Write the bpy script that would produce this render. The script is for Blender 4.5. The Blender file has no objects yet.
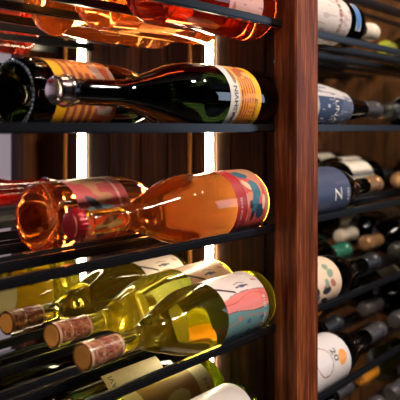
import bpy, bmesh, math, random
from mathutils import Vector
PI = math.pi
SC = bpy.context.scene
COL = SC.collection

# ------------------------------------------------------------------ camera, world, lights, exposure
TH = math.atan(550 / 720)
ZC = 1.35
cd = bpy.data.cameras.new('camera')
cam = bpy.data.objects.new('camera', cd)
COL.objects.link(cam)
cam.location = (0, 0, ZC)
cam.rotation_euler = (PI / 2, 0, TH - PI / 2)
cd.sensor_width = 36
cd.lens = 64.8
cd.shift_y = -0.18
cd.clip_start = 0.02
cd.dof.use_dof = True
cd.dof.focus_distance = 0.79
cd.dof.aperture_fstop = 7.5
SC.camera = cam

w = bpy.data.worlds.new('world')
SC.world = w
w.use_nodes = True
w.node_tree.nodes['Background'].inputs[0].default_value = (1.0, 0.9, 0.85, 1)
w.node_tree.nodes['Background'].inputs[1].default_value = 0.012


def area(name, loc, target, size, power, color, size_y=None):
    l = bpy.data.lights.new(name, 'AREA')
    l.shape = 'RECTANGLE'
    l.size = size
    l.size_y = size_y or size
    l.energy = power
    l.color = color
    o = bpy.data.objects.new(name, l)
    COL.objects.link(o)
    o.location = loc
    d = Vector(target) - Vector(loc)
    o.rotation_euler = d.to_track_quat('-Z', 'Y').to_euler()
    return o


# daylight of the room in front of the rack, a ceiling lamp, and the aisle behind the rack
area('window_daylight', (4.9, -2.0, 1.7), (1.1, 0.45, 1.35), 1.4, 19, (0.62, 0.76, 1.0))
for k, (x, y) in enumerate(((0.35, -0.75), (0.95, -0.75), (1.55, -0.75), (2.1, -0.6))):
    area('ceiling_spotlight', (x, y, 2.7), (x + .15, .42, 1.35), 0.12, 13, (1.0, 0.87, 0.74))
area('aisle_lamp', (0.3, 2.2, 2.7), (0.1, 3.05, 1.2), 0.6, 40, (0.86, 0.82, 1.0))

SC.view_settings.view_transform = 'Standard'
SC.view_settings.look = 'None'
SC.view_settings.gamma = 1
SC.view_settings.use_curve_mapping = False
SC.view_settings.exposure = 0.3
SC.cycles.use_denoising = True
SC.cycles.max_bounces = 14
SC.cycles.transmission_bounces = 12
SC.cycles.glossy_bounces = 6
SC.cycles.diffuse_bounces = 4
SC.cycles.sample_clamp_indirect = 12
SC.cycles.blur_glossy = 0.5


# ------------------------------------------------------------------ materials
def mat(name, color, rough=0.5, metal=0.0, trans=0.0, ior=1.45, coat=0.0, emit=None, estr=0.0, spec=0.5):
    m = bpy.data.materials.new(name)
    m.use_nodes = True
    b = m.node_tree.nodes['Principled BSDF']
    b.inputs['Base Color'].default_value = (*color, 1)
    b.inputs['Roughness'].default_value = rough
    b.inputs['Metallic'].default_value = metal
    b.inputs['Transmission Weight'].default_value = trans
    b.inputs['IOR'].default_value = ior
    b.inputs['Coat Weight'].default_value = coat
    b.inputs['Coat Roughness'].default_value = 0.05
    b.inputs['Specular IOR Level'].default_value = spec
    if emit:
        b.inputs['Emission Color'].default_value = (*emit, 1)
        b.inputs['Emission Strength'].default_value = estr
    return m


def wood(name, c0, c1, c2, rough=0.35, scale=(60, 60, 2.5), coat=0.2, bump=0.25):
    m = mat(name, c1, rough, coat=coat * .3, spec=0.18)
    nt = m.node_tree
    b = nt.nodes['Principled BSDF']
    tc = nt.nodes.new('ShaderNodeTexCoord')
    mp = nt.nodes.new('ShaderNodeMapping')
    mp.inputs['Scale'].default_value = scale
    n1 = nt.nodes.new('ShaderNodeTexNoise')
    n1.inputs['Scale'].default_value = 1.0
    n1.inputs['Detail'].default_value = 7
    n1.inputs['Roughness'].default_value = 0.65
    n1.inputs['Distortion'].default_value = 0.6
    n2 = nt.nodes.new('ShaderNodeTexNoise')
    n2.inputs['Scale'].default_value = 4.2
    n2.inputs['Detail'].default_value = 5
    mx = nt.nodes.new('ShaderNodeMix')
    mx.inputs[0].default_value = 0.45
    cr = nt.nodes.new('ShaderNodeValToRGB')
    e = cr.color_ramp.elements
    e[0].position = 0.32
    e[0].color = (*c0, 1)
    e[1].position = 0.66
    e[1].color = (*c2, 1)
    x = cr.color_ramp.elements.new(0.5)
    x.color = (*c1, 1)
    nt.links.new(tc.outputs['Object'], mp.inputs['Vector'])
    nt.links.new(mp.outputs[0], n1.inputs['Vector'])
    nt.links.new(mp.outputs[0], n2.inputs['Vector'])
    nt.links.new(n1.outputs['Fac'], mx.inputs[2])
    nt.links.new(n2.outputs['Fac'], mx.inputs[3])
    nt.links.new(mx.outputs[0], cr.inputs['Fac'])
    nt.links.new(cr.outputs['Color'], b.inputs['Base Color'])
    bp = nt.nodes.new('ShaderNodeBump')
    bp.inputs['Strength'].default_value = bump
    bp.inputs['Distance'].default_value = 0.001
    nt.links.new(mx.outputs[0], bp.inputs['Height'])
    nt.links.new(bp.outputs[0], b.inputs['Normal'])
    return m


def art_mat(name, rough=0.45, noise=0.0):
    """paper printed with the colours stored in the label mesh"""
    m = mat(name, (1, 1, 1), rough, coat=0.15)
    nt = m.node_tree
    a = nt.nodes.new('ShaderNodeVertexColor')
    a.layer_name = 'Print'
    nt.links.new(a.outputs['Color'], nt.nodes['Principled BSDF'].inputs['Base Color'])
    return m


def glass(name, color, milk=None, fac=0.15, ior=1.36, rough=0.0):
    """coloured glass full of wine: refracting, with a little light scattered inside the wine"""
    m = bpy.data.materials.new(name)
    m.use_nodes = True
    nt = m.node_tree
    nt.nodes.clear()
    out = nt.nodes.new('ShaderNodeOutputMaterial')
    g = nt.nodes.new('ShaderNodeBsdfPrincipled')
    g.inputs['Base Color'].default_value = (*color, 1)
    g.inputs['Roughness'].default_value = rough
    g.inputs['Transmission Weight'].default_value = 1
    g.inputs['IOR'].default_value = ior
    if not milk:
        nt.links.new(g.outputs[0], out.inputs[0])
        return m
    t = nt.nodes.new('ShaderNodeBsdfTranslucent')
    t.inputs[0].default_value = (*milk, 1)
    d = nt.nodes.new('ShaderNodeBsdfDiffuse')
    d.inputs[0].default_value = (*milk, 1)
    m1 = nt.nodes.new('ShaderNodeMixShader')
    m1.inputs[0].default_value = 0.4
    nt.links.new(t.outputs[0], m1.inputs[1])
    nt.links.new(d.outputs[0], m1.inputs[2])
    m2 = nt.nodes.new('ShaderNodeMixShader')
    m2.inputs[0].default_value = fac
    nt.links.new(g.outputs[0], m2.inputs[1])
    nt.links.new(m1.outputs[0], m2.inputs[2])
    nt.links.new(m2.outputs[0], out.inputs[0])
    return m


M = dict(
    wood_post=wood('rosewood_post', (0.035, 0.007, 0.003), (0.18, 0.042, 0.014), (0.52, 0.15, 0.050), rough=0.42, scale=(75, 75, 4), coat=0.08),
    wood_panel=wood('dark_plank', (0.008, 0.0025, 0.0008), (0.042, 0.012, 0.0035), (0.125, 0.040, 0.012), rough=0.45, scale=(45, 45, 2.2)),
    wood_lit=wood('lit_plank', (0.05, 0.018, 0.004), (0.14, 0.054, 0.014), (0.27, 0.11, 0.033), rough=0.45, scale=(45, 45, 2.2)),  # rack planks in a lighter brown, strip light put into the colour
    wood_batten=wood('honey_batten', (0.30, 0.12, 0.03), (0.42, 0.18, 0.05), (0.55, 0.26, 0.08), rough=0.4),
    steel=mat('dark_steel', (0.008, 0.008, 0.010), 0.28, metal=0.1, spec=0.35),
    backpaper=None,
    screw=mat('screw_steel', (0.5, 0.45, 0.42), 0.3, metal=1),
    led=mat('led_diffuser', (1, 1, 1), 0.5, emit=(1.0, 0.84, 0.54), estr=32),
    plaster=mat('lavender_plaster', (0.62, 0.56, 0.66), 0.8),
    floor=mat('dark_floor', (0.035, 0.028, 0.025), 0.5),
    wall_dark=mat('dark_brown_wall', (0.045, 0.032, 0.026), 0.7),
    ceil=mat('ceiling_paint', (0.5, 0.5, 0.5), 0.8),
    black=glass('black_glass', (0.0006, 0.0012, 0.0003), ior=1.5),
    olive=glass('olive_glass', (0.10, 0.13, 0.02), (0.10, 0.11, 0.01), 0.06, ior=1.45),
    rose=glass('rose_wine', (1.0, 0.36, 0.085), (1.0, 0.26, 0.04), 0.06),
    rosered=glass('dark_rose_wine', (0.85, 0.12, 0.035), (0.80, 0.05, 0.01), 0.09),
    rosemid=glass('amber_rose_wine', (1.0, 0.42, 0.12), (1.0, 0.24, 0.03), 0.14),
    red=glass('red_wine', (0.75, 0.05, 0.03), (0.6, 0.02, 0.015), 0.22),
    white=glass('white_wine', (0.98, 0.93, 0.20), (0.80, 0.60, 0.02), 0.05),
    rosedeep=glass('deep_rose_wine', (0.95, 0.26, 0.07), (0.9, 0.12, 0.03), 0.05),
    yellow=glass('bright_white_wine', (1.0, 0.95, 0.20), (1.0, 0.82, 0.03), 0.14),
    lime=glass('lime_glass', (0.45, 0.55, 0.03), (0.5, 0.6, 0.02), 0.12),
    art=art_mat('printed_paper'),
    artfoil=art_mat('printed_foil', 0.3),
    ink=mat('black_ink', (0.02, 0.02, 0.025), 0.5),
    inkwhite=mat('white_ink', (0.9, 0.88, 0.84), 0.5),
    inkred=mat('dark_red_ink', (0.35, 0.04, 0.03), 0.5),
    inkpink=mat('pale_pink_ink', (0.95, 0.55, 0.50), 0.5),
    gold=mat('gold_foil', (0.85, 0.58, 0.22), 0.25, metal=1),
    copper=mat('copper_foil', (0.62, 0.26, 0.12), 0.28, metal=0.75),
    silver=mat('rose_silver_foil', (0.75, 0.62, 0.60), 0.14, metal=1),
    crown=mat('red_crown_cap', (0.42, 0.012, 0.018), 0.25, metal=0.35, coat=0.6),
    bead=mat('pale_glass_bead', (0.16, 0.22, 0.34), 0.15),
    cork=mat('cork', (0.66, 0.28, 0.055), 0.7),
    cream=mat('cream_capsule', (0.78, 0.66, 0.54), 0.35, coat=0.2),
    tan=mat('tan_capsule', (0.36, 0.19, 0.09), 0.3, metal=0.4),
    greencap=mat('green_capsule', (0.02, 0.13, 0.075), 0.3, coat=0.3),
    blackcap=mat('black_capsule', (0.02, 0.02, 0.022), 0.35, coat=0.3),
    greycap=mat('grey_capsule', (0.07, 0.06, 0.065), 0.4, metal=0.3),
    limecap=mat('lime_capsule', (0.50, 0.55, 0.03), 0.4),
    orangecap=mat('orange_capsule', (0.70, 0.26, 0.02), 0.35),
)


m = bpy.data.materials.new('thin_paper')
m.use_nodes = True
nt = m.node_tree
nt.nodes.clear()
_o = nt.nodes.new('ShaderNodeOutputMaterial')
_d = nt.nodes.new('ShaderNodeBsdfDiffuse'); _d.inputs[0].default_value = (.90, .86, .78, 1)
_t = nt.nodes.new('ShaderNodeBsdfTranslucent'); _t.inputs[0].default_value = (.95, .92, .84, 1)
_m = nt.nodes.new('ShaderNodeMixShader'); _m.inputs[0].default_value = .6
nt.links.new(_d.outputs[0], _m.inputs[1]); nt.links.new(_t.outputs[0], _m.inputs[2]); nt.links.new(_m.outputs[0], _o.inputs[0])
M['backpaper'] = m


# ------------------------------------------------------------------ mesh helpers
def tag(o, label=None, cat=None, group=None, kind=None):
    if label: o['label'] = label
    if cat: o['category'] = cat
    if group: o['group'] = group
    if kind: o['kind'] = kind
    return o


def obj(name, bm, m, parent=None, smooth=False):
    me = bpy.data.meshes.new(name)
    bm.to_mesh(me)
    bm.free()
    if smooth:
        for p in me.polygons: p.use_smooth = True
    me.materials.append(m)
    o = bpy.data.objects.new(name, me)
    COL.objects.link(o)
    o.parent = parent
    return o


def box(bm, x0, x1, y0, y1, z0, z1, bev=0.0):
    r = bmesh.ops.create_cube(bm, size=1)
    vs = r['verts']
    for v in vs:
        v.co = Vector(((x0 + x1) / 2 + v.co.x * (x1 - x0), (y0 + y1) / 2 + v.co.y * (y1 - y0), (z0 + z1) / 2 + v.co.z * (z1 - z0)))
    if bev:
        es = {e for v in vs for e in v.link_edges}
        bmesh.ops.bevel(bm, geom=list(es), offset=bev, segments=2, affect='EDGES')
    return bm


def lathe(bm, prof, n=64, close=True):
    """prof: (x, r) pairs turned about the X axis"""
    rings = []
    for x, r in prof:
        if r < 1e-6:
            rings.append([bm.verts.new((x, 0, 0))])
        else:
            rings.append([bm.verts.new((x, r * math.sin(2 * PI * k / n), r * math.cos(2 * PI * k / n))) for k in range(n)])
    for a, b in zip(rings, rings[1:]):
        for k in range(n):
            k2 = (k + 1) % n
            if len(a) == 1 and len(b) == 1: continue
            if len(a) == 1: bm.faces.new((a[0], b[k], b[k2]))
            elif len(b) == 1: bm.faces.new((a[k], b[0], a[k2]))
            else: bm.faces.new((a[k], b[k], b[k2], a[k2]))
    bmesh.ops.recalc_face_normals(bm, faces=bm.faces)
    return bm


def smooth_prof(pts, sub=5):
    """Catmull-Rom through the profile points"""
    out = []
    n = len(pts)
    for i in range(n - 1):
        p0 = pts[max(i - 1, 0)]; p1 = pts[i]; p2 = pts[i + 1]; p3 = pts[min(i + 2, n - 1)]
        for k in range(sub):
            t = k / sub
            q = []
            for j in (0, 1):
                q.append(0.5 * (2 * p1[j] + (p2[j] - p0[j]) * t + (2 * p0[j] - 5 * p1[j] + 4 * p2[j] - p3[j]) * t * t + (3 * p1[j] - p0[j] - 3 * p2[j] + p3[j]) * t ** 3))
            out.append((q[0], max(q[1], 0)))
    out.append(pts[-1])
    return out


# ------------------------------------------------------------------ bottle shapes: (length, radius) -> profile
def prof_burgundy(L, R, rn=0.0124):
    base = [(0.024, 0), (0.020, R * .30), (0.008, R * .58), (0.0015, R * .74), (0, R * .84), (0.002, R * .93), (0.008, R * .99), (0.014, R)]
    k = L
    body = [(0.03, R), (k * .30, R), (k * .42, R * .995), (k * .48, R * .95), (k * .545, R * .82), (k * .61, R * .64), (k * .67, R * .49), (k * .73, rn * 1.12), (k * .80, rn * 1.0), (k * .93, rn * .96), (k * .935, rn * .97)]
    lip = [(k * .94, rn * 1.12), (k * .965, rn * 1.12), (k * .97, rn * 1.0), (k * .995, rn * .98), (k, rn * .85), (k, 0)]
    return smooth_prof(base, 4)[:-1] + smooth_prof(body, 5)[:-1] + lip


def prof_bordeaux(L, R, rn=0.0124):
    base = [(0.024, 0), (0.020, R * .30), (0.008, R * .58), (0.0015, R * .74), (0, R * .84), (0.002, R * .93), (0.008, R * .99), (0.014, R)]
    k = L
    body = [(0.03, R), (k * .30, R), (k * .60, R), (k * .635, R * .98), (k * .665, R * .90), (k * .69, R * .74), (k * .71, R * .56), (k * .74, rn * 1.15), (k * .80, rn), (k * .93, rn * .96), (k * .935, rn * .97)]
    lip = [(k * .94, rn * 1.12), (k * .965, rn * 1.12), (k * .97, rn * 1.0), (k * .995, rn * .98), (k, rn * .85), (k, 0)]
    return smooth_prof(base, 4)[:-1] + smooth_prof(body, 5)[:-1] + lip


def prof_flute(L, R, rn=0.0124):
    base = [(0.010, 0), (0.006, R * .58), (0, R * .84), (0.002, R * .93), (0.008, R * .99), (0.014, R)]
    body = [(.03, R), (L * .2, R * .98), (L * .35, R * .90), (L * .5, R * .74), (L * .62, R * .58), (L * .75, rn * 1.15), (L * .85, rn), (L * .935, rn)]
    lip = [(L * .94, rn * 1.12), (L * .965, rn * 1.12), (L * .97, rn), (L * .995, rn * .98), (L, rn * .85), (L, 0)]
    return smooth_prof(base, 4)[:-1] + smooth_prof(body, 5)[:-1] + lip


def radius_at(prof, x):
    best = None
    for (x0, r0), (x1, r1) in zip(prof, prof[1:]):
        if x0 <= x <= x1 and x1 > x0:
            r = r0 + (r1 - r0) * (x - x0) / (x1 - x0)
            best = max(best or 0, r)
    return best or prof[-1][1]


def wrap_patch(name, R, s0, s1, half, colfn, parent, m, nu=110, nv=60, lift=0.0004, rfn=None):
    """a printed sheet curved round the bottle, s along the bottle, half = half its angle"""
    bm = bmesh.new()
    cl = bm.verts.layers.float_color.new('Print')
    full = half >= PI - 1e-3
    g = []
    for i in range(nu + 1):
        a = -half + 2 * half * i / nu
        row = []
        for j in range(nv + 1):
            s = s0 + (s1 - s0) * j / nv
            r = (rfn(s) if rfn else R) + lift
            v = bm.verts.new((s, -r * math.sin(a), r * math.cos(a)))
            c = colfn(2 * i / nu - 1, j / nv)
            v[cl] = (c[0], c[1], c[2], 1)
            row.append(v)
        g.append(row)
    for i in range(nu):
        for j in range(nv):
            bm.faces.new((g[i][j], g[i + 1][j], g[i + 1][j + 1], g[i][j + 1]))
    bmesh.ops.recalc_face_normals(bm, faces=bm.faces)
    o = obj(name, bm, m, parent, smooth=True)
    return o


def wrap_text(txt, R, s, a0, size, parent, m, lift=0.0008, rot=False, name='lettering', squash=1.0):
    """letters lying on the curved label; s = place along the bottle, a0 = angle of their middle"""
    cu = bpy.data.curves.new('letters', 'FONT')
    cu.body = txt
    cu.size = size
    cu.align_x = 'CENTER'
    cu.align_y = 'CENTER'
    cu.resolution_u = 2
    t = bpy.data.objects.new('letters', cu)
    COL.objects.link(t)
    dg = bpy.context.evaluated_depsgraph_get()
    me = bpy.data.meshes.new_from_object(t.evaluated_get(dg))
    bpy.data.objects.remove(t)
    bm = bmesh.new()
    bm.from_mesh(me)
    bmesh.ops.triangulate(bm, faces=bm.faces)
    bmesh.ops.subdivide_edges(bm, edges=[e for e in bm.edges if e.calc_length() > size * .25], cuts=2)
    for v in bm.verts:
        tx, ty = v.co.x * squash, v.co.y
        if rot: tx, ty = ty, -tx
        a = a0 + tx / R
        v.co = Vector((s + ty, -(R + lift) * math.sin(a), (R + lift) * math.cos(a)))
    return obj(name, bm, m, parent)


# ------------------------------------------------------------------ label prints
def hsh(*a):
    x = math.sin(sum(v * k for v, k in zip(a, (12.9898, 78.233, 37.719)))) * 43758.5453
    return x - math.floor(x)


def vnoise(x, y):
    xi, yi = math.floor(x), math.floor(y)
    fx, fy = x - xi, y - yi
    fx = fx * fx * (3 - 2 * fx); fy = fy * fy * (3 - 2 * fy)
    a, b, c, d = hsh(xi, yi), hsh(xi + 1, yi), hsh(xi, yi + 1), hsh(xi + 1, yi + 1)
    return (a * (1 - fx) + b * fx) * (1 - fy) + (c * (1 - fx) + d * fx) * fy


def ell(u, v, cu, cv, ru, rv, rot=0):
    du, dv = u - cu, v - cv
    c, s = math.cos(rot), math.sin(rot)
    x, y = (du * c + dv * s) / ru, (-du * s + dv * c) / rv
    return x * x + y * y < 1


def art_portrait(u, v):
    """woman with half closed eye, coral scarf and teal dress; u right, v up"""
    f = 1 - v                                     # 0 = top of the label, 1 = bottom
    edge1 = 0.10 + 0.10 * math.sin(2.6 * f + 0.2)
    edge2 = -0.20 + 0.05 * math.sin(5.0 * f + 1.0)
    if u > edge1:
        c = (0.80, 0.68, 0.64)
        if u > 0.70 + .1 * f: c = (0.66, 0.50, 0.44)
        brow = 0.42 - 0.10 * math.sin(min(f * 3.0, 3.1))
        if f < .34 and abs(u - (0.24 + .55 * (.34 - f))) < .028: c = (0.06, 0.02, 0.04)
        if .40 < f < .70 and abs(u - (0.36 - .25 * abs(f - .55))) < .020: c = (0.05, 0.03, 0.05)
        if ell(u, f, 0.33, 0.56, 0.035, 0.055): c = (0.06, 0.07, 0.16)
        if .40 < f < .66 and abs(u - (0.45 - .3 * abs(f - .52))) < .014: c = (0.35, 0.24, 0.22)
        if ell(u, f, 0.42, 0.90, 0.03, 0.06, .5): c = (0.58, 0.22, 0.18)
        if abs(u - edge1) < 0.022 and f > .15: c = (0.40, 0.15, 0.20)
        return c
    if u > edge2:
        c = (0.84, 0.20, 0.17)
        if abs(u - edge1 + .10 + .05 * math.sin(7 * f)) < .008: c = (0.60, 0.08, 0.09)
        if u < edge2 + .10 * f: c = (0.88, 0.30, 0.26)
        if abs(u - edge2) < 0.014: c = (0.12, 0.03, 0.04)
        return c
    c = (0.15, 0.31, 0.32)
    for k in range(9):
        cu, cv = -.28 - .5 * hsh(k, 1.1), .08 + .9 * hsh(k, 2.3)
        if ell(u, f, cu, cv, .045, .045) and not ell(u, f, cu, cv, .016, .016): c = (0.05, 0.09, 0.28) if k % 3 else (0.62, 0.18, 0.16)
    if abs(u + .30 + .25 * abs(f - .5)) < .010: c = (0.58, 0.20, 0.17)
    return c


def art_portrait_warm(u, v):
    c = art_portrait(u, v)
    if c == (0.80, 0.68, 0.64): c = (0.86, 0.56, 0.38)
    if c[0] > .8 and c[1] < .35: c = (0.86, 0.74, 0.50)      # coral scarf recoloured pale so its refraction in the front bottle looks yellow
    return c


def art_rose(u, v):
    """coral label with a bold teal, black and peach figure and a dark side stripe"""
    f = 1 - v
    if v < 0.035: return (0.75, 0.50, 0.20)
    c = (0.45, 0.025, 0.03)
    if 0.30 < f < 0.93:
        c = (0.62, 0.08, 0.065)
        n = vnoise(u * 9 + 5, f * 4 + 2)
        if n > .60: c = (0.72, 0.25, 0.15)
        if ell(u, f, 0.05, 0.60, 0.30, 0.10, 0.5): c = (0.03, 0.12, 0.18)
        if ell(u, f, 0.22, 0.66, 0.16, 0.13, -0.4): c = (0.04, 0.16, 0.22)
        if ell(u, f, -0.14, 0.72, 0.12, 0.13, 0.3): c = (0.02, 0.05, 0.08)
        if ell(u, f, -0.02, 0.44, 0.07, 0.05): c = (0.03, 0.02, 0.03)
        if ell(u, f, -0.20, 0.50, 0.08, 0.06, 0.5): c = (0.03, 0.02, 0.03)
        if ell(u, f, 0.30, 0.45, 0.06, 0.12, 0.7): c = (0.90, 0.50, 0.34)
        if ell(u, f, 0.00, 0.84, 0.12, 0.05, 0.2): c = (0.88, 0.52, 0.36)
        if ell(u, f, 0.52, 0.50, 0.10, 0.18, 0.2): c = (0.05, 0.14, 0.20)
        if ell(u, f, 0.60, 0.72, 0.10, 0.16, 0.2): c = (0.55, 0.30, 0.16)
        if ell(u, f, -0.45, 0.45, 0.07, 0.14, 0.2): c = (0.24, 0.10, 0.06)
    if abs(f - 0.29) < 0.012: c = (0.25, 0.02, 0.02)
    if abs(f - 0.94) < 0.010: c = (0.90, 0.40, 0.30)
    return c


def art_rose_stripes(u, v):
    f = 1 - v
    c = (0.62, 0.10, 0.10)
    if 0.25 < f < 0.9:
        if vnoise(u * 8, f * 5 + 3) > .55: c = (0.64, 0.28, 0.14)
        if ell(u, f, 0.02, 0.55, 0.14, 0.32, 0.15): c = (0.22, 0.42, 0.48)
        if ell(u, f, 0.20, 0.48, 0.08, 0.26, 0.6): c = (0.05, 0.06, 0.12)
        if ell(u, f, -0.14, 0.70, 0.07, 0.18, 0.8): c = (0.06, 0.06, 0.10)
        if ell(u, f, 0.42, 0.55, 0.06, 0.08): c = (0.03, 0.02, 0.03)
    if abs(f - 0.18) < .02: c = (0.9, 0.45, 0.40)
    return c


def art_orange(u, v):
    """white margin at the top, orange field of lines, yellow foot"""
    f = 1 - v
    if f < 0.30:
        c = (0.80, 0.73, 0.68)
        if ell(u, f, 0.42, 0.25, 0.20, 0.07, 0.2) : c = (0.35, 0.16, 0.10)
        return c
    if f > 0.80: return (0.95, 0.52, 0.02)
    c = (0.90, 0.33, 0.03)
    if abs(math.sin(f * 38)) > .80 and vnoise(u * 28, f * 3) > .35: c = (0.42, 0.06, 0.02)
    if u > .35: c = (0.86, 0.45, 0.16) if vnoise(u * 9, f * 9) > .5 else (0.55, 0.14, 0.04)
    if f < 0.36: c = (0.90, 0.48, 0.10)
    return c


def art_stripe_orange(u, v):
    """orange foot, brown and rust bands of lines, pale top"""
    if v < .16: return (0.95, 0.46, 0.01)
    c = (0.80, 0.30, 0.07)
    if abs(math.sin(v * 26)) > .75 and vnoise(u * 14, v * 4) > .35: c = (0.36, 0.08, 0.03)
    if v > .62: c = (0.55, 0.40, 0.34) if vnoise(u * 9, v * 8) > .45 else (0.50, 0.12, 0.05)
    return c


def plain(c, spot=None, k=0.0):
    def fn(u, v):
        n = vnoise(u * 20, v * 20) * .06
        o = tuple(max(0, q - n * q) for q in c)
        if spot and vnoise(u * 13 + 9, v * 7 + k) > .72: return spot
        return o
    return fn


def art_photo(u, v):
    """cream label with a sepia landscape"""
    f = 1 - v
    if f < .16 or f > .92 or abs(u) > .80: return (0.80, 0.72, 0.60)
    if .80 < f: return (0.80, 0.72, 0.60)
    n = vnoise(u * 5 + 1, f * 4)
    c = (0.20 + .25 * n, 0.10 + .15 * n, 0.06 + .08 * n)
    if ell(u, f, -0.1, 0.5, 0.25, 0.16, .4): c = (0.62, 0.48, 0.36)
    return c


def art_spots(u, v):
    f = 1 - v
    c = (0.84, 0.62, 0.46)
    for k in range(16):
        cu, cv = hsh(k, 1.3) * 1.6 - .8, .15 + hsh(k, 7.7) * .7
        if ell(u, f, cu, cv, .085 + .05 * hsh(k, 2), .06 + .03 * hsh(k, 3), hsh(k, 5) * 3):
            c = ((0.05, 0.13, 0.20), (0.25, 0.35, 0.25), (0.45, 0.16, 0.10), (0.03, 0.03, 0.05))[k % 4]
    return c


def art_blue(u, v):
    f = 1 - v
    c = (0.045, 0.07, 0.15) if f > .35 + .1 * math.sin(u * 3) else (0.10, 0.13, 0.22)
    if vnoise(u * 30, f * 9) > .80: c = (0.50, 0.52, 0.60)
    if f > .88: c = (0.55, 0.45, 0.42)
    if u < -.22: c = (0.62, 0.57, 0.56) if vnoise(u * 24, f * 6) < .66 else (0.25, 0.25, 0.33)
    return c


def art_slate(u, v):
    f = 1 - v
    c = (0.055, 0.07, 0.14)
    if vnoise(u * 6 + 2, f * 3) > .7: c = (0.09, 0.10, 0.18)
    return c


def art_drop(u, v):
    """white label with a single orange drop"""
    f = 1 - v
    c = (0.78, 0.71, 0.72)
    if ell(u, f, 0.06, 0.20, 0.17, 0.10, 0.2): c = (0.90, 0.36, 0.06)
    if ell(u, f, -0.02, 0.64, 0.34, 0.20) and not ell(u, f, -0.02, 0.64, 0.31, 0.185): c = (0.35, 0.18, 0.10)
    return c


def art_capsule(u, v):
    """copper foil with darker embossed marks and pale dotted bands"""
    c = (0.36, 0.135, 0.065)
    n = vnoise(u * 22, v * 11)
    if n > .60: c = (0.16, 0.05, 0.025)
    if vnoise(u * 36 + 5, v * 20) > .80: c = (0.60, 0.32, 0.20)
    if v < .06 or v > .94: c = (0.62, 0.34, 0.20)
    return c


# ------------------------------------------------------------------ bottle builder
PROF = {}


def bottle(name, L, R, shape, glassm, cap=None, labels=(), rn=0.0124, ring=False):
    """Empty on the bottle's axis at its base; local +X runs from base to mouth, label faces local +Z"""
    root = bpy.data.objects.new(name, None)
    root.empty_display_size = .02
    COL.objects.link(root)
    prof = {'burgundy': prof_burgundy, 'bordeaux': prof_bordeaux, 'flute': prof_flute}[shape](L, R, rn)
    g = obj('glass_body', lathe(bmesh.new(), prof, 72), glassm, root, True)
    root['R'] = R
    PROF[root.name] = prof
    if ring:      # knurled ring of glass beads round the foot
        bm = bmesh.new()
        for k in range(46):
            a = 2 * PI * k / 46
            r = bmesh.ops.create_icosphere(bm, subdivisions=1, radius=0.0013)
            for v in r['verts']:
                v.co += Vector((-0.0002, R * .86 * math.sin(a), R * .86 * math.cos(a)))
        obj('knurled_ring', bm, glassm if glassm != M['black'] else M['bead'], root, True)
    for lb in labels:
        s0, s1, half, fn, texts = lb[:5]
        p = wrap_patch('label' if len(lb) < 6 else lb[5], R, s0, s1, half, fn, root, M['art'], rfn=(lambda s: radius_at(prof, s)))
        for t in texts:
            wrap_text(t[0], radius_at(prof, t[1]) + (.0008 if shape == 'flute' else 0), t[1], t[2], t[3], p, t[4], rot=(len(t) > 5 and t[5]))
    if cap:
        kind, ln, m = cap
        if kind == 'foil':
            x0 = L - ln
            pts = [(x0, rn * .97 + .0006)] + [(x, radius_at(prof, x) + .0006) for x in (L * .93, L * .9399)] if ln > .07 * L else [(x0, rn * 1.12)]
            bm = bmesh.new()
            pr = [(x0, radius_at(prof, x0) + .0001), (x0 + .0002, radius_at(prof, x0 + .0002) + .0007)]
            for k in range(1, 24):
                x = x0 + (L - x0) * k / 24
                pr.append((x, radius_at(prof, x) + .0007))
            pr += [(L + .0003, rn * .90), (L + .0008, rn * .80), (L + .0008, 0)]
            lathe(bm, pr, 48)
            c = obj('capsule', bm, m, root, True)
        elif kind == 'printfoil':
            x0 = L - ln
            c = wrap_patch('capsule', rn, x0, L + .0005, PI, art_capsule, root, M['artfoil'], 64, 34, .0008, lambda s: min(radius_at(prof, min(s, L * .96)), rn * 1.1) * 1.06)
            bm = bmesh.new()
            lathe(bm, [(L - .002, 0), (L - .002, rn * 1.04), (L + .0006, rn * 1.04), (L + .0012, rn * .97), (L + .0004, rn * .80), (L + .0002, 0)], 48)
            obj('cork_end', bm, m, root, True)
            wrap_text('ZUMBIL', rn * 1.12, x0 + ln * .42, .25, .0110, c, M['inkred'], lift=.0013)
        elif kind == 'crown':
            bm = bmesh.new()
            n = 84
            rings = []
            rc = rn * 1.12
            for x, r, am in ((L + .0030, 0, 0), (L + .0030, rc * .62, 0), (L + .0024, rc * .86, 0), (L + .0008, rc * .98, .0), (L - .0035, rc * 1.07, .05), (L - .0062, rc * 1.16, .08), (L - .0064, rc * 1.02, .0)):
                if r == 0: rings.append([bm.verts.new((x, 0, 0))])
                else: rings.append([bm.verts.new((x, r * (1 + am * math.cos(21 * 2 * PI * k / n)) * math.sin(2 * PI * k / n), r * (1 + am * math.cos(21 * 2 * PI * k / n)) * math.cos(2 * PI * k / n))) for k in range(n)])
            for a, b in zip(rings, rings[1:]):
                for k in range(n):
                    k2 = (k + 1) % n
                    if len(a) == 1: bm.faces.new((a[0], b[k], b[k2]))
                    else: bm.faces.new((a[k], b[k], b[k2], a[k2]))
            bmesh.ops.recalc_face_normals(bm, faces=bm.faces)
            obj('crown_cap', bm, m, root, True)
        elif kind == 'cork':
            bm = bmesh.new()
            lathe(bm, [(L - .02, 0), (L - .02, rn * .7), (L + .0025, rn * .7), (L + .0035, rn * .6), (L + .0035, 0)], 32)
            obj('cork', bm, m, root, True)
    return root


def back_label(root, s0, s1, half):
    """paper label on the far side of the bottle"""
    o = wrap_patch('back_label', root['R'], s0, s1, half, plain((.85, .80, .70)), root, M['backpaper'], 40, 24, rfn=lambda s: radius_at(PROF[root.name], s))
    o.rotation_euler = (PI, 0, 0)
    return o


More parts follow.
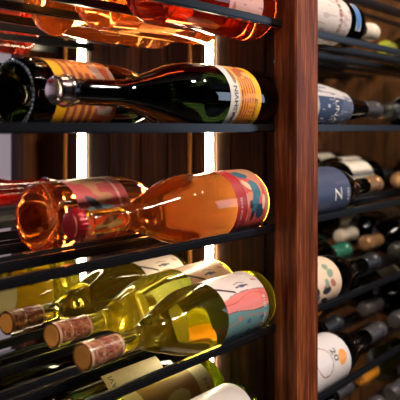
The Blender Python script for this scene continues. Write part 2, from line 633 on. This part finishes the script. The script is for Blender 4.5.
def dup(root):
    r = root.copy()
    COL.objects.link(r)
    for ch in list(root.children):
        c = ch.copy(); COL.objects.link(c); c.parent = r
        for gch in list(ch.children):
            d = gch.copy(); COL.objects.link(d); d.parent = c
    return r


# ------------------------------------------------------------------ rack layout
GAP = 0.053
ROWS = [0.475, 0.5485, 0.622, 0.752, 0.8255, 0.899]
LV = {0: .240, 1: .122, 2: 0.0, 3: -.118, 4: -.236, 5: -.354, 6: -.472}
BH = 0.0090
POST0, POST1 = 0.727, 0.781
PANX = 0.762
ENDX = 1.62
LEFTX = -0.12
YF0, YF1 = 0.416, 0.446      # front posts
YB0, YB1 = 0.905, 0.935      # rear posts
ZB, ZT = 0.0, 2.15


def axis_z(level, R, x=0):
    if level == 1 and x < PANX:
        return ZC + LV[1] + BH / 2 + math.sqrt(R * R - (.0735 / 2 - .0030) ** 2)
    return ZC + LV[level] + BH / 2 + math.sqrt(R * R - (GAP / 2 - .002) ** 2)


USED = set()
PLACED = []


def put(b, level, row, base_x, d, label, group=None, a=90, cat='wine bottle', yoff=0):
    """d=+1: mouth to the right; a: tilt of the label (90 = straight to the front, 0 = up)"""
    if b.name in USED: b = dup(b)
    USED.add(b.name)
    b.location = (base_x, ROWS[row - 1] + yoff, axis_z(level, b['R'], base_x))
    b.rotation_euler = (math.radians(a) * d, 0, 0 if d > 0 else PI)
    for k in ('group',):
        if k in b: del b[k]
    tag(b, label, cat, group)
    PLACED.append(b)
    return b


# ------------------------------------------------------------------ the room
def struct(name, bm, m):
    o = obj(name, bm, m)
    o['kind'] = 'structure'
    return o


struct('floor', box(bmesh.new(), -3, 5, -3.2, 3.2, -.05, 0), M['floor'])
struct('ceiling', box(bmesh.new(), -3, 5, -3.2, 3.2, 2.8, 2.85), M['wall_dark'])
struct('wall_back', box(bmesh.new(), -3, 5, 3.1, 3.2, 0, 2.8), M['plaster'])
struct('wall_front', box(bmesh.new(), -3, 5, -3.2, -3.1, 0, 2.8), M['wall_dark'])
struct('wall_left', box(bmesh.new(), -3.1, -3, -3.2, 3.2, 0, 2.8), M['wall_dark'])
struct('wall_right', box(bmesh.new(), 5, 5.1, -3.2, 3.2, 0, 2.8), M['wall_dark'])


def upright(name, px0, px1, pan0, pan1, label, lit_wood=False, planks='both'):
    """side of a rack bay: front post, rear post and the planked panel between them"""
    r = bpy.data.objects.new(name, None)
    COL.objects.link(r)
    r.location = ((px0 + px1) / 2, YF0, ZB)
    tag(r, label, 'wooden upright')

    def loc(bm):
        for v in bm.verts: v.co -= r.location
        return bm
    obj('front_post', loc(box(bmesh.new(), px0, px1, YF0, YF1, ZB, ZT, .0015)), M['wood_post'], r)
    obj('rear_post', loc(box(bmesh.new(), px0, px1, YB0, YB1, ZB, ZT, .0015)), M['wood_panel'], r)
    bm = bmesh.new()
    y = YF1
    ws = [.034, .052, .047, .060, .05, .062, .055, .05, .0495]
    for k, wd in enumerate(ws):
        y2 = min(y + wd, YB0)
        off = (.0012, 0, .0018, .0004, .0015, 0, .001, .0003, .0015)[k]
        box(bm, pan0 + off, pan1, y + .0006, y2 - .0006, ZB, ZT, .0012)
        y = y2
        if y >= YB0 - 1e-4: break
    obj('plank_panel', loc(bm), M['wood_lit'] if lit_wood else M['wood_panel'], r)
    return r


up = upright('rack_upright', POST0, POST1, PANX, PANX + .012, 'tall dark rosewood upright between the left and right wine bays')
# screw head on the panel of the middle upright
bm = bmesh.new()
lathe(bm, [(-.0016, 0), (-.0016, .0016), (-.0010, .0030), (0, .0034), (.0012, .0034)], 20)
sc = obj('screw', bm, M['screw'], up, True)
sc.location = (PANX - up.location.x, .464 - up.location.y, ZC + .082)
upright('rack_upright', ENDX + .005, ENDX + .055, ENDX + .006, ENDX + .026, 'planked upright in lit brown closing the right wine bay at its far end', lit_wood=True)
upright('rack_upright', LEFTX - .05, LEFTX, LEFTX - .026, LEFTX - .001, 'planked upright closing the left wine bay beside the camera')


# light strips in their channels and the thin battens beside them
def strip(x, y, side, label, hw=.0085):
    r = bpy.data.objects.new('led_light_strip', None)
    COL.objects.link(r)
    r.location = (x, y, ZC)
    tag(r, label, 'light strip', 'light strips of the wine rack')
    z0, z1 = -.62, .62
    s = side
    bm = bmesh.new()
    box(bm, min(0, s * .003), max(0, s * .003), -hw, hw, z0, z1, .0006)
    obj('diffuser', bm, M['led'], r)
    bm = bmesh.new()
    box(bm, min(0, s * .0026), max(0, s * .0026), -hw - .002, -hw - .0003, z0, z1)
    box(bm, min(0, s * .0026), max(0, s * .0026), hw + .0003, hw + .002, z0, z1)
    obj('channel', bm, M['wood_panel'], r)
    return r


strip(PANX - .0005, .5645, -1, 'bright warm light strip on the left bay side panel, nearer the front', .0065)
strip(PANX - .0005, .806, -1, 'bright warm light strip on the left bay side panel, nearer the back')
strip(PANX + .0125, .567, 1, 'warm light strip hidden behind the upright in the right bay, front one')
strip(PANX + .0125, .806, 1, 'warm light strip hidden behind the upright in the right bay, rear one')
strip(LEFTX, .70, 1, 'unseen warm light strip added to brighten the bottles, camera end of the left bay')  # unseen strip, added to light the glass and back labels from the left


def batten(y, label):
    bm = bmesh.new()
    box(bm, -.005, 0, -.0022, .0022, -.62, .62, .0006)
    o = obj('wooden_batten', bm, M['wood_batten'])
    o.location = (PANX, y, ZC)
    tag(o, label, 'batten')


batten(.597, 'thin honey coloured batten just behind the front light strip')
batten(.842, 'thin honey coloured batten just behind the rear light strip')

# metal bar shelves
SHELF_NAME = {0: 'top', 1: 'first', 2: 'second', 3: 'third', 4: 'fourth', 5: 'fifth', 6: 'lowest'}
BARPROTO = {}


def shelf(level, x0, x1, label):
    r = bpy.data.objects.new('bar_shelf', None)
    COL.objects.link(r)
    r.location = (x0, ROWS[0] - GAP / 2, ZC + LV[level])
    tag(r, label, 'metal shelf', 'metal bar shelves of the wine rack')
    L = x1 - x0
    key = round(L, 3)
    if key not in BARPROTO:
        bm = bmesh.new()
        box(bm, 0, L, -.0038, .0038, -BH / 2, BH / 2, .0016)
        me = bpy.data.meshes.new('bar')
        bm.to_mesh(me); bm.free()
        me.materials.append(M['steel'])
        BARPROTO[key] = me
        bm = bmesh.new()
        box(bm, L - .004, L + .0005, -.0050, .0050, -.0065, .0055, .001)
        me2 = bpy.data.meshes.new('end_clip')
        bm.to_mesh(me2); bm.free()
        me2.materials.append(M['steel'])
        BARPROTO[(key, 'c')] = me2
    single = level == 1 and x0 < .5
    for y in (ROWS if not single else ROWS + [ROWS[2] + .0735, ROWS[5] + .0735]):
        for s in ((-1, 1) if not single else (-1,)):
            b = bpy.data.objects.new('bar', BARPROTO[key])
            COL.objects.link(b)
            b.parent = r
            b.location = (0, y + s * (GAP if not single else .0735) / 2 - r.location.y, 0)
            c = bpy.data.objects.new('end_clip', BARPROTO[(key, 'c')])
            COL.objects.link(c)
            c.parent = b
    return r


for lv, what in ((1, 'left bay bar shelf carrying the row of dark rose bottles at the top'), (2, 'left bay bar shelf carrying the black bottles with orange labels'),
                 (3, 'left bay bar shelf carrying the two rose bottles with crown cap and pink labels'), (4, 'left bay bar shelf carrying the white wine bottles with portrait labels'),
                 (5, 'left bay bar shelf carrying the lowest dark bottles under the white wines')):
    shelf(lv, LEFTX, PANX, what)
for lv, what in ((0, 'right bay bar shelf topmost, above the cream label bottle'), (1, 'right bay bar shelf under the cream label bottle'), (2, 'right bay bar shelf under the blue bottle lettered LUNA'),
                 (3, 'right bay bar shelf under the slate blue label bottle'), (4, 'right bay bar shelf under the spotted label bottle'),
                 (5, 'right bay bar shelf under the white label with an orange drop'), (6, 'right bay bar shelf at the very bottom, below the orange drop bottle')):
    shelf(lv, POST1 - .007, ENDX + .005, what)

# ------------------------------------------------------------------ left bay bottles
BX = .727
# shelf 1: rosé bottles seen from beneath
art_r1 = plain((0.80, 0.42, 0.36), (0.55, 0.18, 0.16))
ps = bottle('wine_bottle', .285, .0365, 'bordeaux', M['rosered'], ('foil', .05, M['tan']), [(.035, .10, 1.25, art_r1, [])])
put(ps, 1, 1, BX, -1, 'dark red rose bottle with pink label, front of the top left shelf', 'rose bottles on the top left shelf', a=55)
ps2 = bottle('wine_bottle', .285, .0365, 'bordeaux', M['rosemid'], ('foil', .05, M['tan']), [(.035, .10, 1.1, art_r1, [])])
put(ps2, 1, 2, BX, -1, 'orange rose bottle second from the front of the top left shelf', 'rose bottles on the top left shelf', a=20)
put(ps2, 1, 3, BX, -1, 'orange rose bottle third from the front of the top left shelf', 'rose bottles on the top left shelf', a=20)
pr = bottle('wine_bottle', .285, .0365, 'bordeaux', M['rosered'], ('foil', .05, M['tan']), [(.035, .10, 1.1, plain((.75, .7, .66)), [])])
put(pr, 1, 4, BX - .33, -1, 'red bottle on the rear half of the top left shelf, over the lavender wall', 'rose bottles on the top left shelf', a=-60)
put(pr, 1, 5, BX - .06, -1, 'red bottle fifth from the front of the top left shelf', 'rose bottles on the top left shelf', a=-60)

# shelf 2: black bottles
b1 = bottle('wine_bottle', .318, .0372, 'burgundy', M['black'], ('foil', .013, M['silver']),
            [(.046, .106, 1.75, art_orange, [('HARSHVIN', .0950, -.30, .0098, M['ink']), ('GRAND CUVEE', .0835, -.25, .005, M['inkred']), ('VIN ROUGE', .056, -.45, .006, M['inkred'])])])
put(b1, 2, 1, BX + .006, -1, 'black wine bottle with orange and yellow label, mouth to the left', 'black bottles on the second left shelf', a=88)
b2 = bottle('wine_bottle', .305, .0365, 'burgundy', M['black'], ('foil', .035, M['silver']), [(.024, .104, 1.75, art_stripe_orange, [])], ring=True)
put(b2, 2, 2, .428, 1, 'black wine bottle with its beaded base to the left and orange striped label', 'black bottles on the second left shelf', a=70)
b3 = bottle('wine_bottle', .305, .0365, 'burgundy', M['black'], ('foil', .035, M['gold']), [(.05, .14, 1.5, plain((.78, .68, .55)), [])])
put(b3, 2, 3, .40, 1, 'black wine bottle with cream label lying behind the beaded base bottle', 'black bottles on the second left shelf', a=-120)

# shelf 3: rosé with crown caps
r1 = bottle('wine_bottle', .276, .0370, 'burgundy', M['rose'], ('crown', 0, M['crown']),
            [(.010, .072, 1.95, art_rose, [('PINOT NOIR ROSE', .0640, -.35, .0050, M['inkpink'])])], rn=.0116)
back_label(r1, .012, .150, 1.15)
put(r1, 3, 1, BX - .015, -1, 'orange rose bottle with red crown cap and coral label, front of the third shelf', 'rose bottles on the third left shelf', a=86)
r2 = bottle('wine_bottle', .260, .0355, 'burgundy', M['rosedeep'], ('foil', .05, M['gold']), [(.024, .096, 1.7, art_rose_stripes, [('ROSE', .092, -.1, .007, M['inkpink'])])], rn=.0116, ring=True)
put(r2, 3, 2, .457, 1, 'rose bottle with knurled glass base to the left and pink teal label', 'rose bottles on the third left shelf', a=82)
r3 = bottle('wine_bottle', .29, .036, 'burgundy', M['red'], ('foil', .012, M['silver']), [])
put(r3, 3, 4, .33, 1, 'deep red bottle pointing right, behind the knurled glass base', 'rose bottles on the third left shelf')
put(r3, 3, 5, .428, 1, 'deep red bottle with pale tip farther back on the third shelf', 'rose bottles on the third left shelf')

# shelf 4: white wine
w1 = bottle('wine_bottle', .278, .0358, 'burgundy', M['white'], ('printfoil', .043, M['cork']),
            [(.022, .102, 1.45, art_portrait, [('BLANC 2018', .030, -.55, .0075, M['inkwhite'])])], rn=.0102)
back_label(w1, .104, .200, 1.25)
put(w1, 4, 1, BX, -1, 'white wine bottle with teal, coral and portrait label, front of the fourth shelf', 'white wine bottles on the fourth left shelf', a=66)
w2 = bottle('wine_bottle', .278, .0358, 'burgundy', M['yellow'], ('printfoil', .045, M['cork']), [(.014, .088, 1.75, art_portrait_warm, [])], rn=.0102)
back_label(w2, .110, .175, 1.2)
put(w2, 4, 2, BX + .028, -1, 'bright yellow wine bottle second from the front of the fourth shelf', 'white wine bottles on the fourth left shelf', a=74)
w3 = bottle('wine_bottle', .278, .0358, 'burgundy', M['white'], ('printfoil', .043, M['cork']), [(.014, .088, 1.75, art_portrait, [])], rn=.0102)
put(w3, 4, 3, BX + .030, -1, 'olive gold wine bottle third from the front of the fourth shelf', 'white wine bottles on the fourth left shelf', a=70)
put(w2, 4, 4, BX - .05, -1, 'yellow wine bottle fourth from the front of the fourth shelf', 'white wine bottles on the fourth left shelf', a=-60)
w5 = bottle('wine_bottle', .278, .0358, 'burgundy', M['yellow'], ('foil', .04, M['copper']), [(.03, .11, 1.4, plain((.8, .74, .52)), [])])
put(w5, 4, 5, BX - .46, 1, 'yellow wine bottle with cream label pointing right at the back of the fourth shelf', 'white wine bottles on the fourth left shelf', a=60)

# shelf 5
d1 = bottle('wine_bottle', .285, .0325, 'bordeaux', M['olive'], ('foil', .05, M['blackcap']), [(.016, .115, 1.6, plain((.64, .58, .57)), [('FELIZ', .040, -.1, .0085, M['ink'])])])
put(d1, 5, 1, BX - .028, -1, 'dark bottle with plain pinkish white label, bottom of the left bay at the front', 'dark bottles on the lowest left shelf', a=62)
d2 = bottle('wine_bottle', .285, .0360, 'bordeaux', M['lime'], ('foil', .05, M['blackcap']), [(.026, .165, 1.6, art_photo, [('KATZ', .038, -.05, .0075, M['ink'])])])
put(d2, 5, 2, BX + .001, -1, 'lime glass bottle with sepia landscape label, bottom of the left bay', 'dark bottles on the lowest left shelf', a=62)
d3 = bottle('wine_bottle', .285, .0360, 'bordeaux', M['black'], ('foil', .05, M['blackcap']), [(.03, .128, 1.6, plain((.76, .64, .46)), [('GRAVI', .117, .0, .011, M['ink'])])])
put(d3, 5, 3, BX, -1, 'black bottle with tan label lettered GRAVI, under the white wines', 'dark bottles on the lowest left shelf', a=60)
d4 = bottle('wine_bottle', .285, .0360, 'bordeaux', M['black'], ('foil', .05, M['blackcap']), [])
put(d4, 5, 4, BX - .02, -1, 'black bottle without visible label, fourth row at the bottom of the left bay', 'dark bottles on the lowest left shelf')

# ------------------------------------------------------------------ right bay bottles
RX = .800
GR = 'bottles on the %s right shelf'


def rb(shape, L, R, gm, capm, capl, labs):
    return bottle('wine_bottle', L, R, shape, M[gm], ('foil', capl, M[capm]), labs)


e1 = rb('bordeaux', .287, .0345, 'black', 'cream', .050, [(.03, .135, 1.6, plain((.80, .70, .66), (.60, .48, .46)), [('Reserva', .105, .1, .016, M['inkred'])]),])
bm = bmesh.new()
put(e1, 1, 1, RX - .012, 1, 'dark bottle with big pale label and cream capsule right of the upright', GR % 'first', a=78)
wrap_patch('emblem', .0345, .150, .166, .6, lambda u, v: (.05, .20, .55) if u * u + (2 * v - 1) ** 2 < .9 else (.5, .5, .55), e1, M['art'], 30, 16, .0009, lambda s: .0345)
e2 = rb('bordeaux', .30, .0345, 'olive', 'limecap', .04, [(.04, .14, 1.6, plain((.8, .78, .76)), [])])
put(e2, 1, 2, 1.585, -1, 'bottle with lime green capsule pointing left at the far right of the first shelf', GR % 'first')
e3 = rb('bordeaux', .30, .0345, 'black', 'cream', .06, [(.04, .14, 1.6, plain((.7, .62, .52)), [])])
for k, row in enumerate((4, 5, 6)):
    put(e3, 1, row, 1.295 + .01 * k, 1, 'black bottle with cream capsule on the first right shelf, %s row back' % ('fourth', 'fifth', 'sixth')[k], GR % 'first', a=-90)

f1 = rb('flute', .300, .0345, 'black', 'greycap', .06, [(.025, .165, 1.75, art_blue, [('LUNA', .095, .10, .015, M['inkwhite'])])])
put(f1, 2, 1, RX - .012, 1, 'dark bottle with mottled blue label lettered LUNA', GR % 'second', a=90)
f2 = rb('burgundy', .30, .0345, 'black', 'blackcap', .05, [(.05, .13, 1.6, plain((.80, .72, .60)), [])])
put(f2, 2, 1, 1.435, -1, 'black bottle with black capsule facing the LUNA bottle', GR % 'second')
f3 = rb('bordeaux', .30, .0345, 'black', 'tan', .05, [(.03, .16, 1.7, plain((.86, .76, .58)), [])])
for k, (row, x, d) in enumerate(((2, .86, 1), (2, 1.58, -1), (3, 1.0, 1), (4, 1.12, 1), (5, 1.25, 1))):
    put(f3, 2, row, x, d, ('black bottle with cream label just behind the LUNA bottle', 'black bottle with cream label at the far right behind the black capsule', 'black bottle with cream label in the third row of the second right shelf',
        'black bottle with cream label in the fourth row of the second right shelf', 'black bottle with cream label in the fifth row of the second right shelf')[k], GR % 'second', a=60)

g1 = rb('burgundy', .300, .0345, 'black', 'tan', .050, [(.025, .135, 1.75, art_slate, [('Z', .095, .15, .028, M['inkwhite']), ('1874', .125, .2, .009, M['inkwhite'])])])
put(g1, 3, 1, RX - .012, 1, 'dark bottle with slate blue label and large white letter', GR % 'third', a=80)
g2 = rb('burgundy', .30, .0345, 'black', 'tan', .05, [(.05, .13, 1.6, plain((.80, .72, .60)), [])])
put(g2, 3, 1, 1.470, -1, 'black bottle with golden capsule end facing the slate label bottle', GR % 'third')
g3 = rb('burgundy', .30, .0345, 'black', 'blackcap', .05, [(.05, .13, 1.6, plain((.80, .72, .60)), [])])
for k, (row, x, d) in enumerate(((2, 1.22, -1), (3, 1.36, -1), (2, 1.56, -1), (4, 1.50, -1))):
    put(g3, 3, row, x, d, ('black shiny bottle lying right behind the slate label bottle', 'black shiny bottle in the third row of the third right shelf',
        'black shiny bottle behind the golden capsule bottle', 'black shiny bottle in the fourth row of the third right shelf')[k], GR % 'third', a=100)

h1 = rb('burgundy', .29, .0320, 'black', 'blackcap', .05, [(.02, .108, 1.75, art_spots, [])])
put(h1, 4, 1, RX - .010, 1, 'dark bottle with peach label scattered with coloured spots', GR % 'fourth', a=66)
caps4 = [('greencap', 'green'), ('tan', 'tan'), ('blackcap', 'black'), ('cream', 'cream')]
pro4 = {}
for c, _ in caps4:
    pro4[c] = rb('bordeaux', .30, .0345, 'black', c, .06, [(.04, .13, 1.6, plain((.70, .60, .46)), [])])
ORD = ('front', 'second', 'third', 'fourth', 'fifth', 'sixth')


def fill(level, spec):
    for (row, x, d, c, a) in spec:
        p = pro4[c]
        cn = dict(caps4 + [('greycap', 'grey'), ('orangecap', 'orange')])[c]
        place = 'near end' if x < 1.15 and d > 0 else 'far end'
        put(p, level, row, x, d, 'dark bottle with %s capsule, %s row of the %s right shelf, %s' % (cn, ORD[row - 1], SHELF_NAME[level], place), GR % SHELF_NAME[level], a=a)


fill(4, [(1, 1.46, -1, 'blackcap', 60), (2, .83, 1, 'greencap', 60), (3, .88, 1, 'greencap', 60), (4, .95, 1, 'cream', 60), (5, 1.0, 1, 'blackcap', 40), (6, 1.05, 1, 'cream', 40),
         (2, 1.50, -1, 'tan', 60), (3, 1.55, -1, 'cream', 40), (4, 1.58, -1, 'blackcap', 40)])
i1 = rb('burgundy', .315, .0345, 'black', 'greycap', .06, [(.025, .135, 1.75, art_drop, [('20', .095, -.1, .018, M['ink'])])])
put(i1, 5, 1, RX - .012, 1, 'dark bottle with white label bearing an orange drop', GR % 'fifth', a=62)
i2 = rb('bordeaux', .30, .0345, 'black', 'blackcap', .06, [(.04, .137, 1.6, plain((.66, .60, .72), (.62, .40, .34)), [])])
put(i2, 5, 2, RX, 1, 'dark bottle with lavender label behind the orange drop label', GR % 'fifth', a=62)
pro4['greycap'] = rb('bordeaux', .30, .0345, 'black', 'greycap', .06, [(.04, .13, 1.6, plain((.60, .52, .44)), [])])
pro4['orangecap'] = rb('bordeaux', .30, .0345, 'olive', 'orangecap', .06, [(.04, .13, 1.6, plain((.70, .42, .12)), [])])
fill(5, [(1, 1.46, -1, 'greycap', 60), (3, .86, 1, 'orangecap', 60), (4, .90, 1, 'blackcap', 60), (5, .95, 1, 'blackcap', 60),
         (2, 1.50, -1, 'greycap', 60), (3, 1.52, -1, 'blackcap', 40)])
fill(6, [(1, .80, 1, 'greycap', 60), (2, .84, 1, 'greycap', 60), (3, .88, 1, 'orangecap', 60), (4, .92, 1, 'greycap', 60), (1, 1.44, -1, 'greycap', 60), (2, 1.48, -1, 'orangecap', 60)])
for b in bpy.data.objects:
    if 'R' in b: del b['R']
# a proto that was never placed would lie at the origin
for b in [o for o in bpy.data.objects if o.type == 'EMPTY' and o.name.startswith('wine_bottle') and 'category' not in o]:
    for c in list(b.children_recursive): bpy.data.objects.remove(c)
    bpy.data.objects.remove(b)
